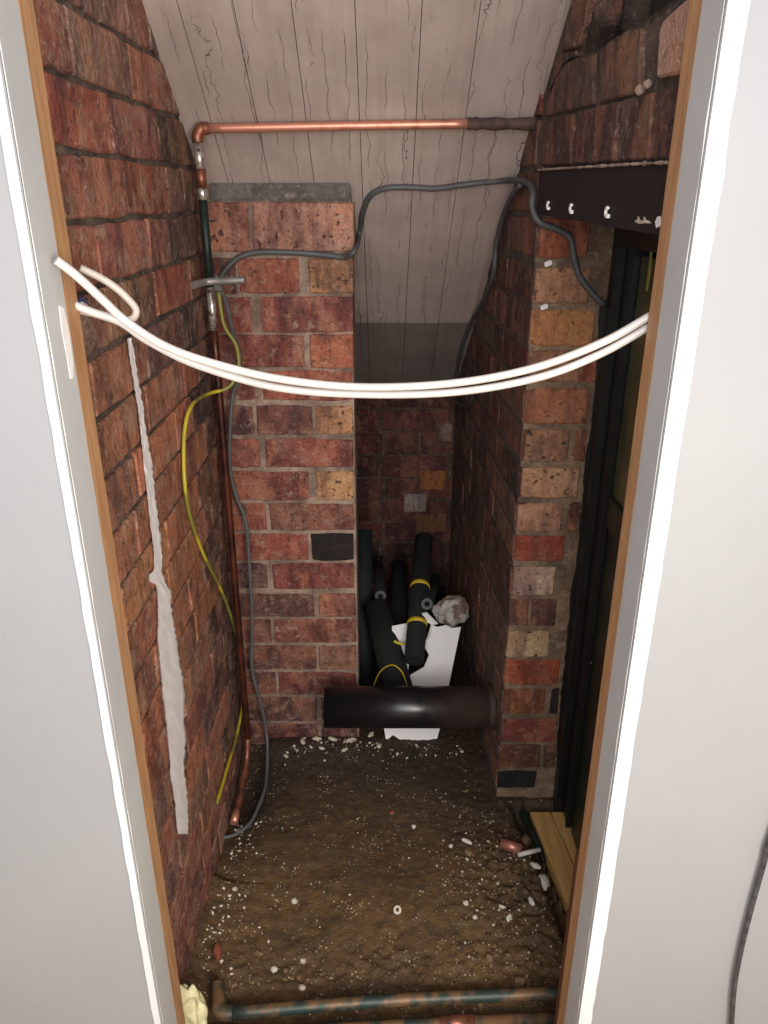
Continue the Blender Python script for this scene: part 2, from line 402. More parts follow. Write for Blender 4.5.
# centre pier
pier = struct(mesh('wall_centre', box_bm(-.35, -.064, YP + REC, YP + .10, -.05, zc(YP) + .0), M['mortar_pier']))
zt = onY(280, 201, YP).z; ztt = onY(280, 183, YP).z
fil = mesh('cement_fillet', box_bm(-.335, -.064, YP - .006, YP + .03, zt, ztt, .003), M['cement']); fil.parent = pier
P_ = lambda x, y, c, off: (190 + x / 4.267, off + y / 4.267)
PB = [  # (y0, y1, [(x0, x1, colour, speckle)...]) in photograph pixels
 (202.8, 250.9, [(196, 248.6, (166, 108, 88), .9), (252.8, 353.3, (178, 128, 108), 1.)]),
 (259, 293, [(200, 236, (104, 66, 62), .2), (238.5, 299, (152, 84, 66), .4), (309, 353, (186, 136, 96), .7)]),
 (298, 332, [(205, 251.5, (140, 70, 60), .3), (260, 353, (134, 72, 66), .2)]),
 (335.5, 367.5, [(210, 303.7, (142, 76, 64), .3), (309.5, 353, (170, 98, 72), .4)]),
 (372, 400, [(214, 254.5, (146, 76, 62), .2), (262.6, 353, (164, 90, 72), .2)]),
 (406.5, 434, [(216, 253.5, (106, 66, 66), .1), (257, 312, (122, 76, 66), .4), (315.5, 353, (188, 138, 98), .9)]),
 (440, 467, [(218, 260, (150, 78, 64), .2), (266, 353.5, (142, 72, 64), .2)]),
 (472.5, 500, [(221, 309.5, (140, 72, 62), .3), (316.5, 353.4, (196, 148, 100), 1.)]),
 (504.5, 530, [(224, 266, (140, 72, 60), .2), (270, 353.4, (140, 86, 70), .4)]),
 (534.5, 560, [(226, 308.4, (150, 78, 64), .3), (311.5, 353.6, (30, 20, 18), .0)]),
 (564.5, 588.5, [(229, 267.5, (112, 76, 70), .4), (272.5, 354.5, (142, 72, 62), .2)]),
 (595, 616.5, [(231, 314, (112, 72, 62), .3), (319, 355.3, (140, 84, 68), .6)]),
 (620.5, 642.5, [(234, 271, (122, 72, 62), .2), (275, 356, (132, 74, 62), .2)]),
 (647, 669, [(237, 316, (114, 68, 58), .4), (319, 356.4, (136, 94, 74), .5)]),
 (673.5, 694.5, [(239, 276, (118, 64, 56), .2), (278.5, 356.6, (126, 62, 54), .2)]),
 (698.5, 721, [(241, 317, (108, 68, 60), .2), (321, 357, (104, 62, 54), .2)]),
 (724.5, 744, [(243, 318, (104, 54, 50), .2), (322, 357.5, (96, 52, 48), .2)]),
]
for y0, y1, row in PB:
    for x0, x1, c, s in row:
        ym = (y0 + y1) / 2; a = onY(x0, ym, YP); b = onY(x1, ym, YP); t = onY((x0 + x1) / 2, y0, YP).z; u = onY((x0 + x1) / 2, y1, YP).z
        ax = max(a.x, -.346)
        brick(((ax + b.x) / 2, YP, (t + u) / 2), b.x - ax, t - u, M['brick_pier'], c, pier, 0, s, d=.10)
# back wall
wb = grid_slab('wall_back', (-.42, YB + REC, -.05), (.80, 0, 0), (0, 0, 1.0), (0, -1, 0), 60, 80, .12, M['mortar_dark'])
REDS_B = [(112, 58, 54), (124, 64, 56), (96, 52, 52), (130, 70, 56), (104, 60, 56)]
ZB = onY(400, 431, YB).z
for c in range(-9, 4):
    z0 = ZB + c * .0765; x = -.12 - (c % 2) * .10; k = 0
    while x < .235:
        wl_ = .215 if (k + c) % 2 else .1025; x0, x1 = max(x, -.12), min(x + wl_, .245); x += wl_ + .01; k += 1
        if x1 - x0 < .02 or z0 < -.05: continue
        col = jit(random.choice(REDS_B), 8)
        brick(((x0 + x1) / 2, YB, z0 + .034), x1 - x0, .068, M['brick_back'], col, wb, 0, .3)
for (x0, y0, x1, y1, c) in [(420, 471, 446, 489, (196, 122, 62)), (404, 494, 426, 511, (196, 172, 166)), (415, 514, 446, 531, (150, 100, 58)), (438, 424, 452, 441, (184, 150, 134))]:
    a = onY(x0, y0, YB); b = onY(x1, y1, YB)
    brick(((a.x + b.x) / 2, YB, (a.z + b.z) / 2), b.x - a.x, a.z - b.z, M['brick_back'], c, wb, 0, .5, .006)
# right wall beyond the doorway reveal
def rpt(y, z, off=0.): return Vector((xr(y), y, z)) + RN * off
wr = struct(mesh('wall_right', prism_bm([Vector((xr(YR) + REC, YR + REC, -.05)), Vector((.415, YR + REC, -.05)), Vector((.415, 2.42, -.05)), Vector((xr(2.42) + REC, 2.42, -.05))], (0, 0, 1.345 + .05)), M['mortar_reveal']))
skin = mesh('mortar_bed', prism_bm([rpt(YR + .004, -.04, -.002), rpt(2.32, -.04, -.002), rpt(2.32, 1.40, -.002), rpt(YR + .004, 1.40, -.002)], -RN * .01), M['mortar_dark'], wr)
RB = [
 (219, 257, [(539.6, 590, (168, 96, 66), .3)]),
 (268, 302, [(536, 590, (182, 134, 100), .7)]),
 (311, 345, [(531, 594, (188, 128, 78), .6)]),
 (351, 381.5, [(528.5, 581, (172, 122, 90), .6), (583, 597, (160, 74, 50), .1)]),
 (390, 423, [(525.5, 588.5, (176, 112, 80), .5)]),
 (430.5, 461, [(525, 569, (186, 140, 106), .9), (574.5, 586, (150, 92, 64), .3)]),
 (469, 497, [(521, 578, (196, 150, 114), .9)]),
 (504, 531, [(517.5, 562, (198, 148, 118), .7), (568, 581, (120, 72, 60), .1)]),
 (537, 560.5, [(515, 564, (164, 76, 54), .2)]),
 (568, 594.5, [(513, 555, (206, 176, 152), .9)]),
 (600.5, 625.7, [(510.5, 528, (116, 78, 62), .2), (531.5, 556, (112, 72, 60), .2)]),
 (632.7, 657, [(508, 550, (202, 174, 132), 1.)]),
 (661, 684.5, [(505.5, 559.5, (170, 80, 46), .2)]),
 (690, 713.6, [(503.8, 545.5, (150, 92, 58), .4), (551, 559, (50, 42, 38), .0)]),
 (720.6, 741.7, [(501.5, 557, (136, 62, 50), .1)]),
 (746, 767.5, [(499.8, 539.6, (128, 82, 54), .5), (544, 555, (96, 66, 50), .1)]),
 (772, 788, [(497.5, 536, (28, 24, 24), .0)]),
]
rows = []
for y0, y1, row in RB:
    for x0, x1, c, s in row:
        ym = (y0 + y1) / 2; a = onY(x0, ym, YR); b = onY(x1, ym, YR); t = onY((x0 + x1) / 2, y0, YR).z; u = onY((x0 + x1) / 2, y1, YR).z
        ax = max(a.x, .2605)
        brick(((ax + b.x) / 2, YR, (t + u) / 2), b.x - ax, t - u, M['brick_reveal'], c, wr, 0, s, d=.03)
    rows.append((u, t))
zr1 = onR(600, 167).z
rows = [(1.50, 1.567), (1.425, 1.49), (1.35, 1.415), (rows[0][1] + .012, 1.338)] + rows
REDS_R = [(122, 72, 60), (104, 62, 54), (132, 84, 66), (92, 58, 52), (112, 84, 66), (126, 66, 54)]
for i, (z0, z1) in enumerate(rows):
    h = z1 - z0
    if h < .02: continue
    y = YR + .003 - (0 if i % 2 else .112); k = 0
    while y < 2.30:
        w_ = .215 if (k + i) % 2 else .1025; y0, y1 = max(y, YR + .003), min(y + w_, 2.305); y += w_ + .01; k += 1
        if y1 - y0 < .03 or z0 > zc(y0) + .01: continue
        ym = (y0 + y1) / 2
        if i < 3 and y0 < 1.43: y0 = 1.43; ym = (y0 + y1) / 2
        if y1 - y0 < .03: continue
        brick(rpt(ym, (z0 + z1) / 2), y1 - y0, h, M['brick_right'], jit(random.choice(REDS_R), 8), wr, RA, .1, d=.02)
# wall over the lintel, broken away at the top
ovp = [(536, 169), (676, 162), (704, -20), (684, -6), (672, 6), (664, 14), (657, 17), (655, 27), (648, 25), (640, 28), (628, 30), (612, 40), (606, 45), (598, 52), (586, 54), (578, 50), (584, 30), (588, 0), (590, -90), (556, -90), (530, 120)]
wo = struct(mesh('wall_over_doorway', prism_bm([onR(x, y, -.006) for x, y in ovp], -RN * .09), M['mortar_dark']))
def rbrick(pts, colr, name='brick', spk=.1, proud=.0, mat='brick_right', depth=.05):
    """a brick given by its outline on the right wall plane"""
    P3 = [onR(x, y, proud) for x, y in pts]; c = sum(P3, Vector()) / len(P3)
    bm = prism_bm([p - c for p in P3], -RN * depth); bmesh.ops.bevel(bm, geom=[e for e in bm.edges], offset=.0025, segments=1, affect='EDGES')
    o = mesh(name, bm, M[mat]); o.location = c; o.parent = wo; o.color = (*lin(colr), spk); return o
rbrick([(540, 165.5), (543, 124), (572, 113.5), (570, 165)], (96, 58, 52))
rbrick([(574, 164.5), (577, 112), (617.5, 101), (613, 161.5)], (92, 56, 52))
rbrick([(617, 161), (622, 100), (652, 92), (647, 160)], (88, 54, 50))
rbrick([(650, 160), (656, 91), (676, 86), (668, 160)], (84, 50, 48))
rbrick([(543, 117), (548, 100), (556, 76), (566, 62), (578, 60), (592, 53), (592.5, 104)], (104, 74, 62))
rbrick([(598, 103), (600, 52), (607, 43), (622, 35), (641, 28), (638, 92)], (118, 88, 72))
rbrick([(656, 78), (659, 28), (664, 18), (684, 0), (700, -8), (684, 72)], (190, 152, 134), mat='brick_reveal', proud=.004)
rbrick([(560, 52), (566, 28), (574, -10), (588, -10), (585, 24), (578, 46)], (86, 62, 54), proud=.002)
rbrick([(548, 92), (556, 60), (562, 52), (576, 50), (576, 56), (562, 62)], (82, 60, 54))
for i, (x, y) in enumerate([(640, 90), (648, 84)]):
    bm = bmesh.new(); bmesh.ops.create_icosphere(bm, subdivisions=2, radius=(.0055, .005, .0035)[i])
    for v in bm.verts: v.co *= 1 + .35 * noise.noise(v.co * 200 + Vector((i, 0, 0)))
    o = mesh('mortar_lump', bm, M['stone_pink']); o.location = onR(x, y, -.001); o.parent = wo
# enclosing shell added to keep light out, outer right side and the space behind the broken top
struct(mesh('dark_shell', box_bm(.56, .62, .765, 2.45, -.08, 2.3), M['void']))
struct(mesh('trim_1', box_bm(.36, .55, 1.12, 1.42, 1.47, 1.56, .006), M['void2']))
struct(mesh('trim_2', box_bm(.415, .56, YR + .05, 2.45, -.05, 1.4), M['void']))
# ceiling: sloping boards under the stairs
sl = math.atan(.8)
ceil = struct(mesh('ceiling', prism_bm([Vector((-.50, .70, zc(.70) + .012)), Vector((-.50, 2.45, zc(2.45) + .012)), Vector((-.50, 2.45, zc(2.45) + .13)), Vector((-.50, .70, zc(.70) + .13))], (1.12, 0, 0)), M['void']))
edges = [-.352, -.298, -.2186, -.134, -.042, .055, .14, .205]
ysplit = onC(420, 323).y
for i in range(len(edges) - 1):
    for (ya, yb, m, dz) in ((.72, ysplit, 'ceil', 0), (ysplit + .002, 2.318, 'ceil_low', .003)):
        x0, x1 = edges[i] + .0006, edges[i + 1] - .0006
        if i == len(edges) - 2: x1 = .31
        if i == len(edges) - 2: pass
        off = random.uniform(-.0012, .0012) + dz
        n = 24; bm = bmesh.new(); lo = []; hi = []
        for k in range(n + 1):
            y = ya + (yb - ya) * k / n; z = zc(y) + off
            j0 = 0 if i == 0 else .0007 * noise.noise(Vector((i * 9, y * 25, 0))); j1 = .0007 * noise.noise(Vector((i * 9 + 9, y * 25, 0)))
            lo.append((bm.verts.new((x0 + j0, y, z)), bm.verts.new((x1 + j1, y, z)))); hi.append((bm.verts.new((x0 + j0, y, z + .011)), bm.verts.new((x1 + j1, y, z + .011))))
        for k in range(n):
            for A, B, C_, D in ((lo[k][0], lo[k][1], lo[k + 1][1], lo[k + 1][0]), (hi[k][0], hi[k][1], hi[k + 1][1], hi[k + 1][0]), (lo[k][0], lo[k + 1][0], hi[k + 1][0], hi[k][0]), (lo[k][1], lo[k + 1][1], hi[k + 1][1], hi[k][1])):
                bm.faces.new((A, B, C_, D))
        bm.faces.new((lo[0][0], lo[0][1], hi[0][1], hi[0][0])); bm.faces.new((lo[n][0], lo[n][1], hi[n][1], hi[n][0]))
        o = mesh('board', bm, M[m], ceil)
# front wall with the opening
fw = bmesh.new()
for a in ((-1.5, -.31, .711, .762, -.02, 2.35), (.27, 1.5, .711, .762, -.02, 2.35), (-.31, .27, .711, .762, 1.98, 2.35)): merge(fw, box_bm(*a))
front = struct(mesh('wall_front', fw, M['plaster']))
def wavy_strip(name, x0, x1, y0, y1, z0, z1, mat, amp=.0012, n=90):
    bm = bmesh.new(); R = []
    for k in range(n + 1):
        z = z0 + (z1 - z0) * k / n; j = amp * (noise.noise(Vector((x0 * 50, 0, z * 30))) + .6 * noise.noise(Vector((x0 * 50, 3, z * 90))))
        R.append([bm.verts.new(p) for p in ((x0, y0, z), (x1 + j, y0 + .0008, z), (x1 + j, y1, z), (x0, y1, z))])
    for A, B in zip(R, R[1:]):
        for i in range(4): bm.faces.new((A[i], A[(i + 1) % 4], B[(i + 1) % 4], B[i]))
    bm.faces.new(R[0]); bm.faces.new(R[-1]); return mesh(name, bm, mat, front)
wavy_strip('corner_bead', -.3100, -.3195, .7065, .712, -.02, 1.98, M['bead'])
wavy_strip('corner_bead', .2700, .2875, .7065, .712, -.02, 1.98, M['bead'])
wavy_strip('reveal_edge', -.3120, -.3092, .712, .7615, -.02, 1.98, M['plaster_return'], .0006)
wavy_strip('reveal_edge', .2720, .2692, .712, .7615, -.02, 1.98, M['plaster_return'], .0006)
fm = mesh('filler_smear', prism_bm([onX(x, y, -.3085) for x, y in [(60, 306), (64, 308), (69, 330), (73, 360), (74, 378), (71, 379), (66, 352), (62, 330)]], (-.001, 0, 0)), M['filler'], front)
# timber lining behind the plaster
tl = empty('trim_3'); struct(tl)
for n_, a in (('lining', (-.344, -.3095, .7625, .795, -.02, 1.985)), ('lining', (.2695, .312, .7625, .795, -.02, 1.985)), ('head_lining', (-.309, .269, .7625, .795, 1.98, 2.02))):
    mesh(n_, box_bm(*a, .0012), M['timber'], tl)
mesh('packer', box_bm(.2735, .312, .796, .822, -.02, .44, .001), M['timber_old'], tl)
struct(mesh('hall_floor', box_bm(-1.5, 1.5, -1.8, .70, -.07, -.02), M['plank']))
# ------------------------------------------------------------------ dirt floor
def fz(x, y):
    v = Vector((x, y, 0))
    z = .006 * noise.noise(v * 5) + .004 * noise.noise(v * 18) + .0022 * noise.noise(v * 55) + .0012 * noise.noise(v * 130)
    z += .030 * math.exp(-max(0, (x + .345)) / .035) * (1 if y < 1.15 else .0)          # spoil against the left wall
    z += .016 * math.exp(-((y - 1.57) / .05) ** 2) / (1 + math.exp((x + .02) / .02)) * (1 if x > -.30 else 0)             # rubble line at the pier foot
    rub = math.exp(-((x - .27) / .10) ** 2) * math.exp(-((y - 1.15) / .22) ** 2)
    z += rub * (.012 + .012 * noise.noise(v * 60) + .006 * noise.noise(v * 120))
    near = math.exp(-((y - .95) / .07) ** 2); z += near * .006 * noise.noise(v * 70)
    ex = .331 + (1.34 - y) * .145                                                       # gap beside the threshold boards
    if y < 1.375: z -= .05 * math.exp(-((x - ex + .018) / .014) ** 2)
    if x > ex - .004 and y < 1.38: z = min(z, -.05)
    z -= .035 * math.exp(-((x + .325) / .035) ** 2) * math.exp(-((y - 1.42) / .15) ** 2)
    return z
bm = bmesh.new(); nx, ny = 170, 380; X0, X1, Y0, Y1 = -.37, .46, .69, 2.33; G = []
for i in range(nx + 1):
    x = X0 + (X1 - X0) * i / nx; G.append([bm.verts.new((x, Y0 + (Y1 - Y0) * j / ny, fz(x, Y0 + (Y1 - Y0) * j / ny))) for j in range(ny + 1)])
for i in range(nx):
    for j in range(ny): bm.faces.new((G[i][j], G[i + 1][j], G[i + 1][j + 1], G[i][j + 1])).smooth = True
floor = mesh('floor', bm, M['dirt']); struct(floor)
struct(mesh('floor_base', box_bm(-.5, .6, .70, 2.45, -.14, -.09), M['void']))
# gravel and crumbs nobody could count
bm = bmesh.new(); tri = []
def crumb(bm, c, r):
    q = [Vector((random.gauss(0, 1), random.gauss(0, 1), random.gauss(0, 1))).normalized() for _ in range(3)]
    a = Matrix.Rotation(random.random() * 6, 3, q[0])
    vs = [bm.verts.new(Vector(c) + a @ (Vector(p) * r * random.uniform(.6, 1.2))) for p in ((1, 0, 0), (-1, 0, 0), (0, 1, 0), (0, -1, 0), (0, 0, .8), (0, 0, -.8))]
    for i, j in ((0, 2), (2, 1), (1, 3), (3, 0)): bm.faces.new((vs[i], vs[j], vs[4])); bm.faces.new((vs[j], vs[i], vs[5]))
def scatter(name, n, fn, rmin, rmax, mat):
    bm = bmesh.new(); k = 0
    while k < n:
        x, y = fn()
        if not (-.335 < x < .34 and .83 < y < 1.585) or (x > .25 and y > 1.37): continue
        if x > .31 + (1.34 - y) * .145: continue
        r = rmin + (rmax - rmin) * random.random() ** 3; crumb(bm, (x, y, fz(x, y) + r * .25), r); k += 1
    o = mesh(name, bm, mat, floor); o['kind'] = 'stuff'; return o
U = random.uniform
scatter('gravel', 240, lambda: (U(-.33, .33), U(.84, 1.58)), .0010, .0030, M['stone'])
scatter('gravel', 420, lambda: (random.gauss(.24, .06), random.gauss(1.12, .13)), .0015, .007, M['stone_brown'])
scatter('gravel', 140, lambda: (random.gauss(.23, .06), random.gauss(1.12, .12)), .0015, .0055, M['stone'])
scatter('gravel', 700, lambda: (U(-.33, .33), random.gauss(.93, .05)), .0015, .006, M['stone_brown'])
scatter('gravel', 90, lambda: (U(-.25, .20), random.gauss(1.555, .02)), .0015, .006, M['stone'])
scatter('gravel', 160, lambda: (U(-.25, .20), random.gauss(1.54, .03)), .002, .008, M['void'])
scatter('gravel', 170, lambda: (-.335 + abs(random.gauss(0, .035)), U(.95, 1.33)), .0012, .0045, M['plaster_chip'])

# ================================================================== RIGHT HAND DOORWAY
# lintel
yl0, yl1 = .80, 1.435
lt = mesh('lintel_beam', prism_bm([rpt(yl1, 1.272), rpt(yl0, 1.262), rpt(yl0, 1.334), rpt(yl1, 1.341)], -RN * .13), M['lintel'])
tag(lt, 'dark maroon painted steel lintel over the right hand doorway', 'lintel')
mesh('paint_splash', prism_bm([onR(x, y, .0006) for x, y in [(657, 217), (660, 216), (661, 220), (664, 221), (663, 229), (660, 226), (656, 228), (655, 222)]], RN * -.002), M['filler'], lt)
mesh('paint_splash', prism_bm([onR(x, y, .0006) for x, y in [(634, 221), (637, 220), (638, 216), (640, 220), (643, 221), (644, 216.5), (646, 220), (649, 221), (651, 223.5), (645, 223), (640, 224), (636, 222.5)]], RN * -.002), M['stone'], lt)
mo = tube_bm([onR(x, y, .002) for x, y in [(538, 170), (560, 168.5), (585, 167), (610, 165.5), (635, 164), (668, 162.5)]], lambda t: .0017 + .0016 * noise.noise(Vector((t * 40, 0, 0))) + .0012 * noise.noise(Vector((t * 110, 3, 0))), 8, k=18)
mesh('mortar_fillet', mo, M['mortar_pale'], wo)
for i, (x, y, s) in enumerate([(548, 205.5, 1.), (571, 208.5, 1.05), (607, 212, 1.05)]):
    c = onR(x, y, .003); o = empty('cable_clip', c)
    bm = bmesh.new(); r = .0048 * s; n = 12; pts = []
    for k in range(n + 1):
        a = math.radians(60 + 240 * k / n); pts.append(Vector((0, -math.cos(a) * r, math.sin(a) * r)))
    saddle = tube_bm([p for p in pts], .0021, 8, False)
    child_at(mesh('saddle', saddle, M['white_plastic']), o)
    for ch in o.children: ch.location = c; ch.matrix_parent_inverse = Matrix.Translation(c).inverted()
    lug = box_bm(-.002, .002, -.0075 * s, -.003, -.0075 * s + .001, -.004 * s + .002); mesh('lug', lug, M['white_plastic'], o)
    tag(o, ['white cable clip on the lintel, nearest its left end', 'white cable clip on the lintel, middle of the three', 'white cable clip on the lintel, rightmost and largest looking of the three'][i], 'clip', 'white cable clips along the dark lintel')
# door in its black frame
XD = .405
dr = empty('door_1', (XD, 1.39, 0)); struct(dr)
def dpart(name, a, mat, bev=.0015): o = mesh(name, box_bm(*a, bev), mat); return child_at(o, dr)
headz = onX(625, 245, XD).z
dpart('frame_post', (XD - .012, XD + .05, 1.352, 1.388, -.02, 1.33), M['black_paint'])
dpart('moulding', (XD - .016, XD + .0, 1.341, 1.349, .01, headz), M['black_paint'], .003)
dpart('stile', (XD, XD + .04, 1.296, 1.341, .01, headz - .002), M['black_paint'])
dpart('moulding', (XD - .005, XD + .008, 1.289, 1.295, .01, headz - .012), M['black_paint'], .002)
dpart('frame_head', (XD - .012, XD + .05, .80, 1.352, headz, 1.30), M['black_paint'])
dpart('glass', (XD + .008, XD + .014, .80, 1.289, .80, headz - .012), M['olive_glass'])
dpart('rail', (XD + .002, XD + .04, .80, 1.288, .74, .80), M['green_panel'])
dpart('panel', (XD + .008, XD + .02, .80, 1.289, .0, .74), M['green_panel'])
for pts in ([(584, 656), (590, 655), (591, 663), (587, 668), (583, 664)], [(570, 676), (576, 677), (578, 684), (573, 685)], [(579, 684), (583, 681), (584, 689), (580, 689)]):
    o = mesh('paint_splash', prism_bm([onX(x, y, XD + .0075) for x, y in pts], (.0008, 0, 0)), M['filler']); child_at(o, dr)
o = mesh('drip', prism_bm([onX(x, y, XD + .0073) for x, y in [(650, 248), (652, 249), (650.5, 270), (647, 292), (645.5, 291), (648.5, 268)]], (.001, 0, 0)), M['yellow_streak']); child_at(o, dr)
# threshold boards
for i, (e0, e1, lab) in enumerate(((0, .046, 'dusty yellowish floorboard along the gap at the doorway threshold'), (.048, .20, 'wide dusty floorboard against the black door frame'))):
    q = [Vector((.333 + e0, 1.345, 0)), Vector((.333 + e1, 1.345, 0)), Vector((.398 + e1, .83, 0)), Vector((.398 + e0, .83, 0))]
    q = [Vector((min(p.x, .55), p.y, 0)) for p in q]
    bm = prism_bm([p + Vector((0, 0, -.028)) for p in q], (0, 0, .032)); bmesh.ops.bevel(bm, geom=bm.edges[:], offset=.0015, segments=1, affect='EDGES')
    tag(mesh('floorboard', bm, M['plank']), lab, 'floorboard')

# ================================================================== PIPES
pc = onC(200, 129, .014)
XPp, YPp = -.3215, 1.468
cp = empty('copper_pipe', (XPp, YPp, .05)); tag(cp, 'long copper pipe across the sloping ceiling and down the left corner', 'pipe')
hz = []
for x, y in ((206, 128.5), (340, 126), (470, 123.8), (541, 124)):
    hz.append(onC(x, y, .0135))
tube('horizontal_run', [hz[0], hz[1], hz[2]], .0078, M['copper'], cp, seg=16)
tube('wrapped_joint', [hz[2] + Vector((-.004, 0, 0)), hz[2] * .8 + hz[3] * .2, hz[3]], lambda t: .0095 + .0012 * math.sin(t * 23), M['tape'], cp, seg=16)
corner = Vector((XPp, hz[0].y - .002, hz[0].z))
tube('elbow', [hz[0] + Vector((.004, 0, 0)), hz[0] + Vector((-.006, 0, 0)), corner + Vector((.006, 0, -.002)), corner + Vector((0, 0, -.012)), corner + Vector((0, 0, -.022))], .0102, M['copper_dull'], cp, seg=16)
yv = corner.y
def vz(py): return onY(205, py, yv).z
def vrun(name, a, b, r, mat):
    tube(name, [(XPp, yv, vz(a)), (XPp, yv, vz(b))], r, mat, cp, seg=16, smooth=False)
vrun('solder_joint', 146, 171, .0078, M['solder']); vrun('coupling', 169, 188, .0094, M['copper_dull']); vrun('solder_joint', 187, 200, .0086, M['solder'])
vrun('patinated_run', 199, 287, .0078, M['patina']); vrun('stained_run', 287, 330, .0078, M['solder'])
tube('riser', [(XPp, yv, vz(330)), (XPp, yv, vz(520)), (XPp - .001, yv, vz(700)), (XPp - .001, yv, vz(738))], .0078, M['copper_brown'], cp, seg=16)
e1 = Vector((XPp - .001, yv, vz(738)))
tube('foot_run', [e1, e1 + Vector((-.002, -.03, -.05)), Vector((-.328, 1.345, .035)), Vector((-.330, 1.31, .028))], .0078, M['copper_dull'], cp, seg=16)
tube('pipe_end', [Vector((-.3295, 1.325, .031)), Vector((-.331, 1.29, .024))], .0088, M['copper'], cp, seg=16, smooth=False)
bm = bmesh.new(); bmesh.ops.create_uvsphere(bm, u_segments=12, v_segments=8, radius=.006)
o = mesh('solder_blob', bm, M['solder'], None, True); o.location = (XPp + .001, yv - .0085, vz(323)); child_at(o, cp)
# earth clamp strap round the pipe
zk = vz(281); ec = empty('earth_clamp', (XPp, yv - .012, zk)); tag(ec, 'grey metal earthing strap sticking out across the vertical copper pipe', 'clamp')
tube('strap', [(XPp - .019, yv - .050, zk - .002), (XPp - .006, yv - .022, zk), (XPp + .012, yv - .016, zk + .001), (XPp + .040, yv - .017, zk + .002), (XPp + .068, yv - .017, zk + .004)], .0068, M['zinc'], ec, seg=12, flat=1.)
tube('screw', [(XPp + .016, yv - .012, zk + .010), (XPp + .016, yv - .012, zk - .014)], .003, M['zinc'], ec, smooth=False)
o = mesh('clamp_block', box_bm(XPp + .010, XPp + .024, yv - .016, yv - .004, zk - .016, zk - .005, .0015), M['dark_cable']); child_at(o, ec)
# wires from the clamp
def wire(name, pts, r, mat, label, cat, **kw): return tag(tube(name, pts, r, M[mat], **kw), label, cat)
Ym = yv - .012
ew = [(218.5, 292, 1.452), (224, 325, 1.455), (236, 345, 1.46), (238.5, 368, 1.46), (229, 387, 1.452), (208, 394, 1.44), (192, 405, 1.42), (184.5, 432, 1.40), (184.5, 480, 1.39), (191, 520, 1.385), (206, 560, 1.385), (222, 592, 1.39), (235, 630, 1.39), (243, 670, 1.39), (244, 692, 1.385), (238, 730, 1.37), (228, 765, 1.33), (217, 803, 1.30)]
wire('earth_wire', [onY(*p) for p in ew[:5]] + [onX(p[0], p[1], -.334 if i < 2 else -.3405) for i, p in enumerate(ew[5:])], .0034, 'earth', 'yellow and green earth wire looping down the left brick wall', 'wire', k=5)
tube_w_end = [onZ(x, y, z) for x, y, z in ((267, 768, .020), (264.5, 790, .014), (252, 820, .012), (236, 834, .012), (221, 838, .012))]
tube_w = [(221, 292, 1.452), (225.5, 300, 1.47), (233, 332, 1.50), (239, 352, 1.53), (240, 376, 1.545), (233, 395, 1.55), (230, 430, 1.55), (230, 468, 1.55), (236, 495, 1.55), (246, 522, 1.55), (249, 560, 1.55), (252.5, 620, 1.55), (252, 668, 1.55), (262, 708, 1.545), (267, 738, 1.535)]
wire('grey_cable', [onY(*p) for p in tube_w] + tube_w_end, .0040, 'grey_cable', 'grey cable hanging down the pier beside the copper pipe', 'cable', k=5)
g1 = [onY(218, 282, 1.575), onY(228, 267, 1.58), onY(240, 257, 1.582), onY(258, 252.5, 1.583), onY(290, 252.5, 1.583), onY(325, 255, 1.583), onY(345, 257, 1.578), onY(355, 250, 1.56), onC(359, 235, .007), onC(363, 212, .006), onC(371, 195, .006), onC(388, 188, .006), onC(415, 187.5, .006), onC(436, 188.5, .006), onC(470, 184, .006), onC(505, 180.5, .006), onR(526, 182, .008), onR(533, 192, .008), onR(532, 207, .01), onY(539, 222, 1.382), onY(556, 229, 1.383), onY(570, 238, 1.383), onY(574, 258, 1.383), onY(580, 277, 1.382), onY(592, 293, 1.38), onY(604, 305, 1.378)]
wire('grey_cable', g1, .0056, 'dark_cable', 'grey cable from the earthing strap over the pier and across the ceiling', 'cable', k=5)
def near(x, y, o):
    p, q = onR(x, y, o), onC(x, y, .008); return p if p.y < q.y else q
g2 = [near(521, 184, .010), near(511, 198, .010), near(502, 220, .010), near(496, 245, .010), near(493, 275, .010), near(482, 303, .010), near(470, 325, .010), near(461, 350, .010), near(456, 378, .010), near(455, 398, .012), near(461, 405, .015), near(470, 402, .012), near(475, 388, .010)]
wire('grey_cable', g2, .0050, 'dark_cable', 'grey cable following the ceiling edge down the inner right wall', 'cable', k=5)
for i, (x, y) in enumerate([(548, 263.5), (544, 307)]):
    c = onY(x, y, 1.383); o = mesh('cable_clip', box_bm(-.0065, .0065, -.004, .004, -.004, .004, .0012), M['white_plastic']); o.location = c; o.rotation_euler = (0, -.35, .2)
    tag(o, ['upper small white clip nailed in the brick reveal joint', 'lower small white clip nailed in the brick reveal joint'][i], 'clip', 'small white clips on the brick reveal')
# white cables sagging over the opening
def sag(pts, Y0_, Y1_, Ym_): 
    out = []; n = len(pts)
    for i, (x, y) in enumerate(pts):
        t = (x - pts[0][0]) / (pts[-1][0] - pts[0][0]); out.append(onY(x, y, Y0_ + (Y1_ - Y0_) * t + (Ym_) * 4 * t * (1 - t)))
    return out
wa = sag([(56, 260), (72, 272), (88, 286), (106, 303), (127, 322), (165, 346), (212, 363), (280, 379), (360, 387), (450, 383.5), (530, 369), (600, 343.5), (652, 315)], .735, .80, .05)
wire('white_cable', wa, .0043, 'white_cable', 'upper of two white cables sagging across the opening, from the left plaster edge', 'cable', seg=14)
wb2 = sag([(74, 305), (92, 312), (120, 322), (150, 342), (200, 366), (280, 388), (370, 394.5), (460, 391.5), (540, 377), (600, 354), (652, 325)], .79, .805, .035)
wire('white_cable', wb2, .0043, 'white_cable', 'lower of two white cables sagging across the opening', 'cable', seg=14)
